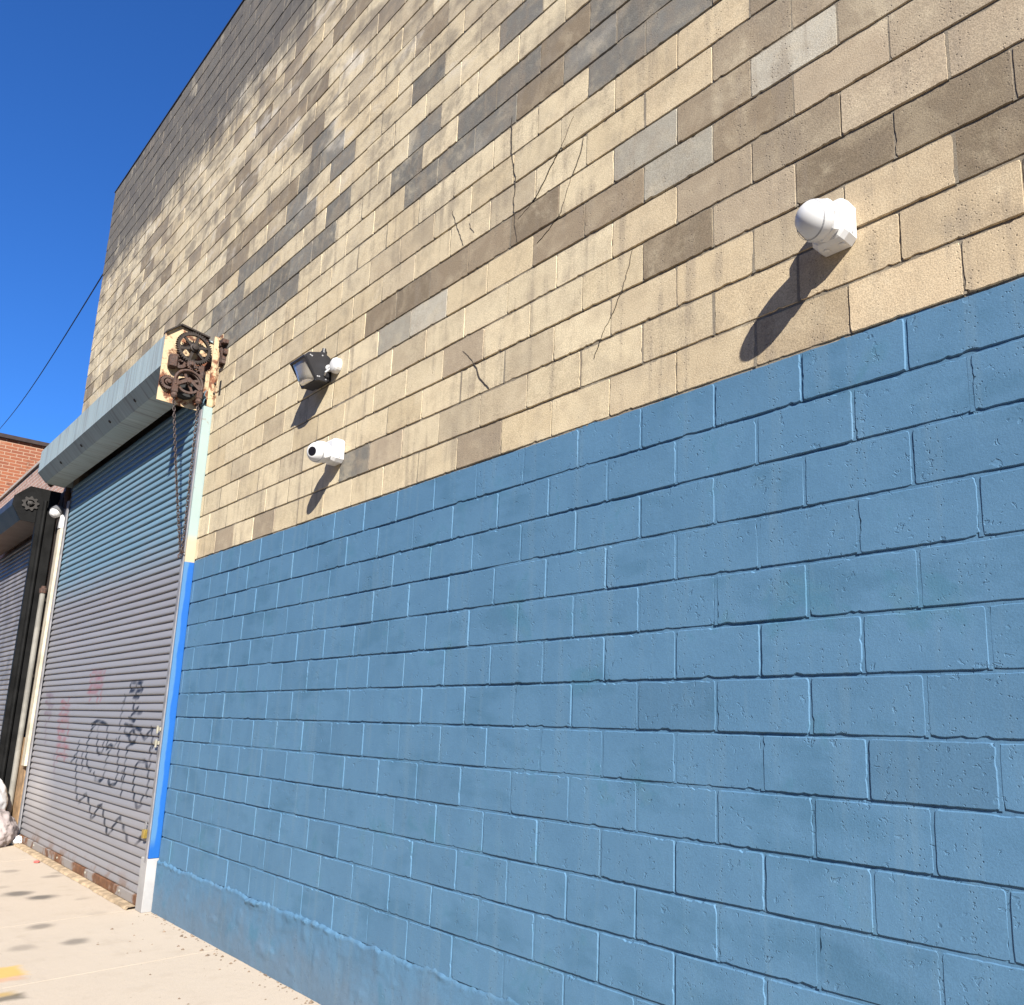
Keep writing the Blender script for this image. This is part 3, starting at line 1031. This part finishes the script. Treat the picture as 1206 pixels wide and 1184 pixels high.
def security_camera(label, cx, cz, eye, s=1.0, ball_at=(0, -.142, -.012), visor=True):
    t = thing('security_camera', label, 'camera', (cx, 0, cz), 'white cameras on the block wall')
    # octagonal wall box, a little smaller at its front
    b = MB()
    rings = []
    for y, w, h, c in ((-.003, .074, .084, .022), (-.060, .074, .084, .022), (-.078, .066, .076, .022), (-.082, .058, .068, .020)):
        w, h, c, y = w * s, h * s, c * s, y * s
        rings.append([(cx + x, y, cz + z) for x, z in ((-w + c, -h), (w - c, -h), (w, -h + c), (w, h - c), (w - c, h), (-w + c, h), (-w, h - c), (-w, -h + c))])
    vs = sum(rings, [])
    fs = [tuple(range(8)), tuple(range(31, 23, -1))]
    for k in range(3):
        for i in range(8):
            j = (i + 1) % 8
            fs.append((k * 8 + i, k * 8 + 8 + i, k * 8 + 8 + j, k * 8 + j))
    b.add(vs, fs)
    base = b.build('wall_box', M['cam_white'], t)
    for dx in (-.028, .034):
        b = MB()
        b.lathe((cx + dx * s, -.04 * s, cz - .084 * s), (0, 0, -1), [(0, .013 * s), (.004 * s, .012 * s), (.006 * s, .004 * s)], 10)
        b.build('plug', M['cam_white'], base)
    b = MB()
    b.lathe((cx + .0745 * s, -.036 * s, cz - .052 * s), (1, 0, 0), [(0, .006 * s), (.0015 * s, .005 * s)], 8)
    b.build('screw', M['cam_grey'], base)
    c = Vector((cx, 0, cz)) + Vector(ball_at) * s
    # collar between the box and the ball
    b = MB()
    ax = Vector((c.x - cx, c.y + .08 * s, c.z - cz))
    b.lathe((cx, -.081 * s, cz), ax, [(0, .056 * s), (.010 * s, .062 * s), (ax.length * .35, .074 * s), (ax.length * .60, .078 * s), (ax.length * .85, .0775 * s), (ax.length * .88, .070 * s)], 8, True)
    b.build('collar', M['cam_white'], t, smooth=False)
    # eyeball
    e = Vector(eye).normalized()
    R = .072 * s
    prof = []
    for i in range(15):
        a = math.pi * (1 - i / 14 * .80)
        prof.append((R * math.cos(a), R * math.sin(a)))
    prof.append((R * .83, R * .50))
    b = MB()
    b.lathe(c, e, prof, 32)
    ball = b.build('ball', M['cam_white'], t, smooth=True)
    b = MB()
    if visor:
        b.lathe(c + e * R * .30, e, [(0, R * .962), (.001 * s, R * .972), (.005 * s, R * .958), (.006 * s, R * .94)], 32, False)
        b.build('seam', M['cam_grey'], ball)
    b = MB()
    b.lathe(c + e * R * .815, e, [(0, R * .46), (.004 * s, R * .42), (.005 * s, R * .36)], 24)
    b.build('lens', M['lens'], ball)
    if not visor:
        # groove where the dome sits in its shell
        ga = Vector((-.25, -.93, -.25)).normalized() if cx > 0 else e
        b = MB()
        b.lathe(c + ga * R * .30, ga, [(0, R * .955), (.001 * s, R * .968), (.005 * s, R * .945), (.006 * s, R * .92)], 40, False)
        b.build('groove', M['cam_grey'], ball)
        return t
    # sun visor over the lens
    b = MB()
    w = Vector((0, 0, 1)) - e * e.z
    w.normalize()
    u = e.cross(w)
    n = 12
    vs = []
    for t_, rr in ((R * .45, R * .93), (R * .95, R * .80)):
        for th in (0, .004 * s):
            for i in range(n + 1):
                a = math.pi * (.02 + .96 * i / n)
                vs.append(c + e * t_ + (u * math.cos(a) + w * math.sin(a)) * (rr + th))
    m_ = n + 1
    fs = []
    for i in range(n):
        fs += [(i, i + 1, 2 * m_ + i + 1, 2 * m_ + i), (m_ + i, 3 * m_ + i, 3 * m_ + i + 1, m_ + i + 1), (2 * m_ + i, 2 * m_ + i + 1, 3 * m_ + i + 1, 3 * m_ + i), (i, m_ + i, m_ + i + 1, i + 1)]
    b.add(vs, fs)
    b.build('visor', M['cam_white'], ball)
    return t


security_camera('large white dome security camera high on the right, above the blue paint', 3.425, PL + .425, (-.90, .04, -.43), 1.0, (-.006, -.160, -.030), False)
security_camera('small white security camera with dark lens below the floodlight', -.425, PL + .425, (.42, -.86, -.16), 1.0, (-.01, -.152, -.030), False)

# ------------------------------------------------------------------ wall floodlight
M['lamp_black'] = simple('lamp_housing', (.013, .013, .016), .45, 0, .3, 10, .2, 40)
t_ = NT('lamp_glass')
M['lamp_glass'] = t_.done((.42, .385, .33), .28, 0, t_.bump(t_.noise(60, 2), .003, .4), Transmission_Weight=.45)
M['lamp_inner'] = simple('lamp_reflector', (.30, .28, .25), .35, .5, .2, 10)
fl = thing('wall_floodlight', 'black wall-pack floodlight with frosted lens and white junction box', 'floodlight', (-.6, 0, PL + 1.1))
fx0, fx1 = -.885, -.650
FPROF = [(-.213, 1.167), (-.186, 1.203), (-.075, 1.240), (-.022, 1.211), (-.016, 1.026), (-.036, 1.008), (-.112, 1.004)]
FP = [(y, PL + z) for y, z in FPROF]
b = MB()
c0 = (sum(p[0] for p in FP) / 7, sum(p[1] for p in FP) / 7)


def shrink(k):
    return [(c0[0] + (p[0] - c0[0]) * k, c0[1] + (p[1] - c0[1]) * k) for p in FP]


rings = [(fx0, shrink(.94)), (fx0 + .010, FP), (fx1 - .010, FP), (fx1, shrink(.94))]
vs = [(x, p[0], p[1]) for x, r_ in rings for p in r_]
fs = [tuple(range(7)), tuple(range(27, 20, -1))]
for k in range(3):
    for i in range(7):
        if i == 6 and k == 1:
            continue                       # the open mouth where the lens sits
        j = (i + 1) % 7
        fs.append((k * 7 + i, k * 7 + 7 + i, k * 7 + 7 + j, k * 7 + j))
b.add(vs, fs)
hous = b.build('housing', M['lamp_black'], fl)
# lens: bulging glass from lip to lip
A, B_ = Vector((0, -.213, PL + 1.161)), Vector((0, -.114, PL + 1.009))
nrm = Vector((0, -(A.z - B_.z), -(B_.y - A.y))).normalized()
if nrm.y > 0:
    nrm = -nrm
b = MB()
NU, NV = 12, 10
for j in range(NV + 1):
    v = j / NV
    for i in range(NU + 1):
        u = i / NU
        bul = .040 * (1 - abs(2 * u - 1) ** 4) * (min(1, v * 1.5) if v < .8 else 1 - ((v - .8) / .2) ** 2)
        p = A.lerp(B_, v) + nrm * bul
        b.v.append((fx0 + .014 + (fx1 - fx0 - .028) * u, p.y, p.z))
        b.c.append(None)
for j in range(NV):
    for i in range(NU):
        a = j * (NU + 1) + i
        b.f.append((a, a + 1, a + NU + 2, a + NU + 1))
b.build('lens', M['lamp_glass'], fl, smooth=True)
b = MB()
p, q = A + Vector((0, .02, -.005)), B_ + Vector((0, .015, .01))
mid = (p + q) / 2 + Vector((0, .05, .03))
for k in range(2):
    pa, pb = ((p, mid), (mid, q))[k]
    b.add([(fx0 + .02, pa.y, pa.z), (fx1 - .02, pa.y, pa.z), (fx1 - .02, pb.y, pb.z), (fx0 + .02, pb.y, pb.z)], [(0, 1, 2, 3)])
b.build('reflector', M['lamp_inner'], fl)
b = MB()
for (pa, pb) in ((A, A), (B_, B_)):
    b.box(fx0 + .001, fx1 - .001, pa.y - .010, pa.y + .010, pa.z - .008, pa.z + .008, .004)
for xx in (fx0 + .007, fx1 - .007):
    b.tube([(xx, A.y, A.z), (xx, B_.y, B_.z)], .0075, 6)
b.build('lens_frame', M['lamp_black'], fl)
for (y, z) in ((-.176, 1.180), (-.164, 1.176), (-.086, 1.204), (-.109, 1.036), (-.096, 1.038), (-.046, 1.030)):
    b = MB()
    b.lathe((fx1, y, PL + z), (1, 0, 0), [(-.002, .0065), (.003, .006), (.004, .002)], 8)
    b.build('screw', M['cam_grey'], hous)
b = MB()
b.box(fx0 + .01, fx1 - .01, -.0155, -.001, PL + 1.03, PL + 1.205, .004)
b.build('back_plate', M['lamp_black'], fl)
b = MB()
b.lathe((-.675, -.066, PL + 1.228), (0, 0, 1), [(0, .022), (.022, .022), (.026, .016), (.045, .014), (.047, .006)], 12)
b.build('photocell', M['lamp_black'], fl)
b = MB()
b.lathe((-.56, -.002, PL + 1.12), (0, -1, 0), [(0, .058), (.030, .058), (.046, .048), (.054, .030), (.056, .01)], 20)
b.build('junction_box', M['cam_white'], fl)
b = MB()
b.lathe((-.615, -.030, PL + 1.12), (-1, -.1, 0), [(0, .020), (.02, .020), (.021, .026), (.034, .026)], 12)
b.tube([(-.585, -.045, PL + 1.10), (-.61, -.07, PL + 1.07), (-.645, -.06, PL + 1.06)], .007, 6)
b.build('knuckle', M['cam_white'], fl)

# ------------------------------------------------------------------ next door: low brick building, black gate, clutter at the corner
def brick_material(name, axis, cols, mortar, bw=.205, bh=.068):
    t = NT(name)
    x, y, z = t.xyz()
    cb = t.n('CombineXYZ')
    t.put(cb.inputs[0], x if axis == 'x' else y)
    t.put(cb.inputs[1], z)
    br = t.n('TexBrick')
    t.put(br.inputs['Vector'], cb.outputs[0])
    br.inputs['Color1'].default_value = (*cols[0], 1)
    br.inputs['Color2'].default_value = (*cols[1], 1)
    br.inputs['Mortar'].default_value = (*mortar, 1)
    br.inputs['Scale'].default_value = 1.0
    br.inputs['Mortar Size'].default_value = .009
    br.inputs['Mortar Smooth'].default_value = .2
    br.inputs['Brick Width'].default_value = bw
    br.inputs['Row Height'].default_value = bh
    c = t.mix(t.rng(t.noise(1.6, 4, .6), .5, .75, 0, .45), br.outputs['Color'], (.32, .20, .135))
    c = t.mix(t.rng(t.noise(4.5, 4, .7), .50, .70, 0, .65), c, (.075, .03, .02))
    h = t.math('SUBTRACT', t.math('MULTIPLY', t.noise(50, 3), .3), br.outputs['Fac'])
    return t.done(c, .9, 0, t.bump(h, .006, .8))


M['brick_orange'] = brick_material('brick_orange', 'y', ((.255, .084, .037), (.185, .057, .028)), (.32, .20, .133))
M['brick_pink'] = brick_material('brick_pink', 'x', ((.44, .26, .20), (.33, .19, .15)), (.50, .44, .39))
nb = thing('low_brick_building', 'low weathered brick building next door behind the black gate', 'building', (-11.8, 0, 0))
b = MB()
b.box(-14.9, X0 - .03, .0, 8, PL + 1.2, PL + 2.64)
b.box(-14.9, -13.2, .0, 8, .0, PL + 1.2)
b.box(-9.06, X0 - .03, .0, 8, .0, PL + 1.2)
b.build('facade', M['brick_pink'], nb)
b = MB()
b.box(-14.9, X0 - .05, -.03, 8, PL + 2.641, PL + 2.69)
b.build('coping', simple('pale_coping', (.42, .36, .31), .8), nb)
tb = thing('tall_brick_building', 'tall orange brick building farther down the street with dark roof edge', 'building', (-19, 2, 0))
b = MB()
b.box(-26, -15.0, -.35, 9, .0, PL + 4.02)
b.build('wall', M['brick_orange'], tb)
b = MB()
b.box(-26, -14.93, -.42, 9, PL + 4.021, PL + 4.10)
b.build('roof_edge', simple('roof_edge', (.045, .034, .032), .8, Specular_IOR_Level=.15), tb)

M['gate_black'] = simple('gate_black', (.007, .007, .007), .6, 0, .5, 5, .3, 30, Specular_IOR_Level=.12)
M['gate_slat'] = simple('gate_slat', (.20, .185, .175), .5, 0, .3, 3, .2, 30)
M['hood_dark'] = simple('gate_hood', (.040, .038, .037), .5, .1, .4, 4, .2, 20)
gt = thing('roll_down_gate', 'roll-down gate next door with black hood and black side post', 'shutter', (-11, -.1, 0))
gm = MB()
for (dz, dy) in PROF:
    for x in (-13.1, -11, -9.06):
        gm.v.append((x, dy, dz))
        gm.c.append(None)
for j in range(len(PROF) - 1):
    for i in range(2):
        a = j * 3 + i
        gm.f.append((a, a + 1, a + 4, a + 3))
me = gm.mesh('gate_slat')
me.materials.append(M['gate_slat'])
for k in range(int((PL + 1.2) / PITCH)):
    o = link('slat', me)
    o.location = (0, -.10, .02 + k * PITCH)
    o.parent = gt
    o.matrix_parent_inverse = gt.matrix_world.inverted()
b = MB()
GP = [(-.02, PL + 1.72), (-.40, PL + 1.74), (-.565, PL + 1.58), (-.575, PL + 1.46), (-.46, PL + 1.26), (-.14, PL + 1.24)]
b.prism(GP, 'x', -13.2, -8.98)
ghood = b.build('hood', M['hood_dark'], gt)
b = MB()
b.prism([(y * 1.02, PL + 1.49 + (z - PL - 1.49) * 1.06) for y, z in GP], 'x', -8.979, -8.955)
gend = b.build('end_plate', M['gate_black'], gt)
wheel('shaft_hub', -.385, PL + 1.50, -8.954, .02, .105, 9, .05, .035, 3, simple('hub_grey', (.036, .032, .029), .7, .2), gend, .022)
b = MB()
b.box(-8.955, -8.86, -.30, -.07, .0, PL + 1.42, .012)
b.build('side_post', M['gate_black'], gt)
b = MB()
b.tube([(-8.845, -.225, .05), (-8.845, -.225, PL + 1.55)], .028, 10)
b.build('post_tube', M['gate_black'], gt)
b = MB()
b.box(-8.86, X0 - .035, -.06, -.002, 1.35, PL + 1.70)
b.build('filler_panel', simple('brown_black_panel', (.040, .030, .026), .7, 0, .4, 3), gt)
b = MB()
b.box(-8.9, -8.36, -.075, -.004, .004, 1.30, .008)
tag(b.build('plywood_board', simple('brown_board', (.30, .19, .10), .85, 0, .4, 6, .4, 40)), 'brown weathered board standing at the foot of the corner', 'board')
cd = thing('conduit_pipe', 'pale grey conduit pipe on the corner beside the black post', 'pipe', (-8.72, -.11, 0))
b = MB()
b.tube([(-8.72, -.115, .0), (-8.72, -.115, PL + .22)], .034, 12)
b.build('pipe', simple('conduit_grey', (.22, .21, .185), .5, 0, .25, 4), cd)
b = MB()
b.lathe((-8.72, -.115, PL + .221), (0, 0, 1), [(0, .045), (.06, .048), (.075, .03), (.10, .028)], 12)
b.build('cap', M['rust'], cd)
for z in (2.1, 2.75, 3.15):
    b = MB()
    b.box(-8.76, -8.40, -.078, -.052, z, z + .05, .005)
    b.build('clamp', M['iron'], cd)
# rusty elbow and small lamp on the corner
rp = thing('rusty_pipe', 'rusty bent pipe sticking out under the shutter hood', 'pipe', (-8.6, -.1, PL + 1.8))
b = MB()
b.tube([(-8.530, -0.268, PL + 1.711), (-8.530, -0.198, PL + 1.790), (-8.530, -0.125, PL + 1.856), (-8.530, -0.049, PL + 1.824), (-8.530, -0.039, PL + 1.663), (-8.530, -0.038, PL + 1.414)], .033, 10)
b.lathe((-8.530, -0.038, PL + 1.663), (0, 0, -1), [(0, .043), (.08, .043)], 10)
b.build('elbow', M['rust'], rp)
b = MB()
b.tube([(-8.530, -0.038, PL + 1.413), (-8.530, -0.038, PL + 1.324)], .04, 10)
b.build('sleeve', M['guide'], rp)
b = MB()
b.box(-8.580, -8.480, -0.088, -.002, PL + 1.124, PL + 1.322, .012)
tag(b.build('switch_box', M['cam_white']), 'small white electrical box under the rusty pipe', 'box')
sl = thing('small_lamp', 'small grey lamp with white lens beside the black post', 'lamp', (-8.62, -.14, PL + 1.4))
b = MB()
b.lathe((-8.560, -0.092, PL + 1.418), (.35, -.55, -.75), [(0, .03), (.02, .075), (.10, .085), (.105, .075)], 16)
b.build('shell', simple('lamp_grey', (.12, .12, .125), .5), sl)
b = MB()
b.lathe(Vector((-8.560, -0.092, PL + 1.418)) + Vector((.35, -.55, -.75)).normalized() * .104, (.35, -.55, -.75), [(0, .074), (.05, .055), (.07, .02)], 16)
b.build('lens', M['cam_white'], sl)
b = MB()
b.tube([(-8.560, -0.092, PL + 1.418), (-8.560, -0.005, PL + 1.478)], .018, 8)
b.build('arm', M['iron'], sl)

# ------------------------------------------------------------------ overhead wire behind the building
def ray_pt(px, py, X):
    d = r0 * ((px - CX) / FPX) + r1 * ((py - CY) / FPX) + r2
    return CAM_C + d * ((X - CAM_C.x) / d.x)


wa, wb = Vector(WIRE[0]), Vector(WIRE[1])
b = MB()
pts = []
for i in range(25):
    f = i / 24 * 1.5 - .12
    p = wa.lerp(wb, f)
    p.z -= .25 * math.sin(math.pi * max(0, min(1, f)))
    pts.append(p)
b.tube(pts, .010, 6)
tag(b.build('overhead_wire', M['black']), 'thin black overhead wire crossing the blue sky', 'wire')

# ------------------------------------------------------------------ bags and litter
def bag(name, label, c, r, mat, seed, folds=1.0):
    import bmesh
    bm = bmesh.new()
    bmesh.ops.create_icosphere(bm, subdivisions=5, radius=1.0)
    for v in bm.verts:
        p = v.co.copy()
        q = p * 1.6 + Vector((seed, 0, 0))
        ridge = 1 - abs(noise.noise(q * 1.4)) * 2
        k = 1 + .16 * noise.noise(q * .8) + folds * (.07 * ridge + .04 * (1 - 2 * abs(noise.noise(q * 3.7))) + .02 * noise.noise(q * 8))
        co = Vector((p.x * r[0], p.y * r[1], p.z * r[2])) * k
        co += Vector(c)
        if co.z < .004:
            co.z = .004 + .01 * (noise.noise(q * 3) + 1) * 0
        v.co = co
    me = bpy.data.meshes.new(name)
    bm.to_mesh(me)
    bm.free()
    me.polygons.foreach_set('use_smooth', [True] * len(me.polygons))
    me.materials.append(mat)
    return tag(link(name, me), label, 'bag')


M['bag_white'] = simple('white_plastic', (.58, .58, .59), .35, 0, .05, 6)
M['bag_pink'] = simple('pinkish_cloth', (.30, .255, .245), .8, 0, .15, 5, .5, 30)
bag('refuse_bag', 'bulging white plastic refuse bag at the left edge', (-8.62, -.42, .46), (.30, .24, .33), M['bag_white'], 4.0, .7)
bag('cloth_bundle', 'slumped pinkish grey cloth bundle on the pavement below the white bag', (-8.35, -.33, .12), (.52, .24, .27), M['bag_pink'], 9.0, 1.6)
for label, c, s, mt, sd in (('scrap of crumpled white paper beside the cloth bundle', (-8.02, -.10, .05), (.10, .07, .05), M['bag_white'], 2.0),
                            ('tiny red scrap on the pavement by the shutter sill', (-6.4, -.20, .010), (.04, .025, .010), simple('red_scrap', (.55, .12, .10), .5), 6.0)):
    o = bag('litter', label, c, s, mt, sd, 2.5)
    o['category'] = 'litter'
# grit swept against the foot of the wall
b = MB()
rnd = random.Random(21)
for i in range(260):
    x = rnd.uniform(-3.2, 4.5)
    y = -.012 - abs(rnd.gauss(0, .05)) - (.10 if rnd.random() < .25 else 0) * rnd.random() * 6
    q = rnd.uniform(.003, .010) if rnd.random() < .85 else rnd.uniform(.010, .018)
    pts = [(x + q * rnd.uniform(.6, 1.2) * math.cos(t), y + q * rnd.uniform(.6, 1.2) * math.sin(t)) for t in (0, 1.26, 2.5, 3.8, 5.0)]
    b.add([(px_, py_, .0012) for px_, py_ in pts] + [(x, y, .0012 + q * rnd.uniform(.4, .9))], [(0, 1, 5), (1, 2, 5), (2, 3, 5), (3, 4, 5), (4, 0, 5)])
grit = b.build('grit', simple('grit', (.20, .145, .10), .9, 0, .5, 30))
grit['kind'] = 'stuff'
grit['label'] = 'loose brown grit along the foot of the blue wall'

# ------------------------------------------------------------------ unseen far side of the street; building added to block sky and deepen shadows
M['brick_dark'] = brick_material('brick_dark', 'x', ((.16, .07, .05), (.12, .05, .04)), (.20, .17, .15))
op = thing('added_sky_blocking_building', 'long dark brick building added out of view across the road to block some sky', 'building', (0, -18, 0))
b = MB()
b.box(-45, 38, -28, -17.2, -.13, 12.0)
b.build('wall', M['brick_dark'], op)
b = MB()
b.box(-45.1, 38.1, -28, -17.0, 12.001, 12.4)
b.build('cornice', M['kerb'], op)
wm = MB()
wm.box(-.7, .7, -.04, .0, 0, 1.7)
wme = wm.mesh('pane')
wme.materials.append(NT('window_dark').done((.02, .025, .03), .1))
for zz in (1.2, 4.8, 8.4):
    for k in range(24):
        o = link('window', wme)
        o.location = (-43 + 3.4 * k, -17.16, zz)
        o.parent = op
        o.matrix_parent_inverse = op.matrix_world.inverted()
b = MB()
b.box(-60, 40, -17.0, -13.0, -.158, -.01)
struct(b.build('far_sidewalk', M['kerb']))
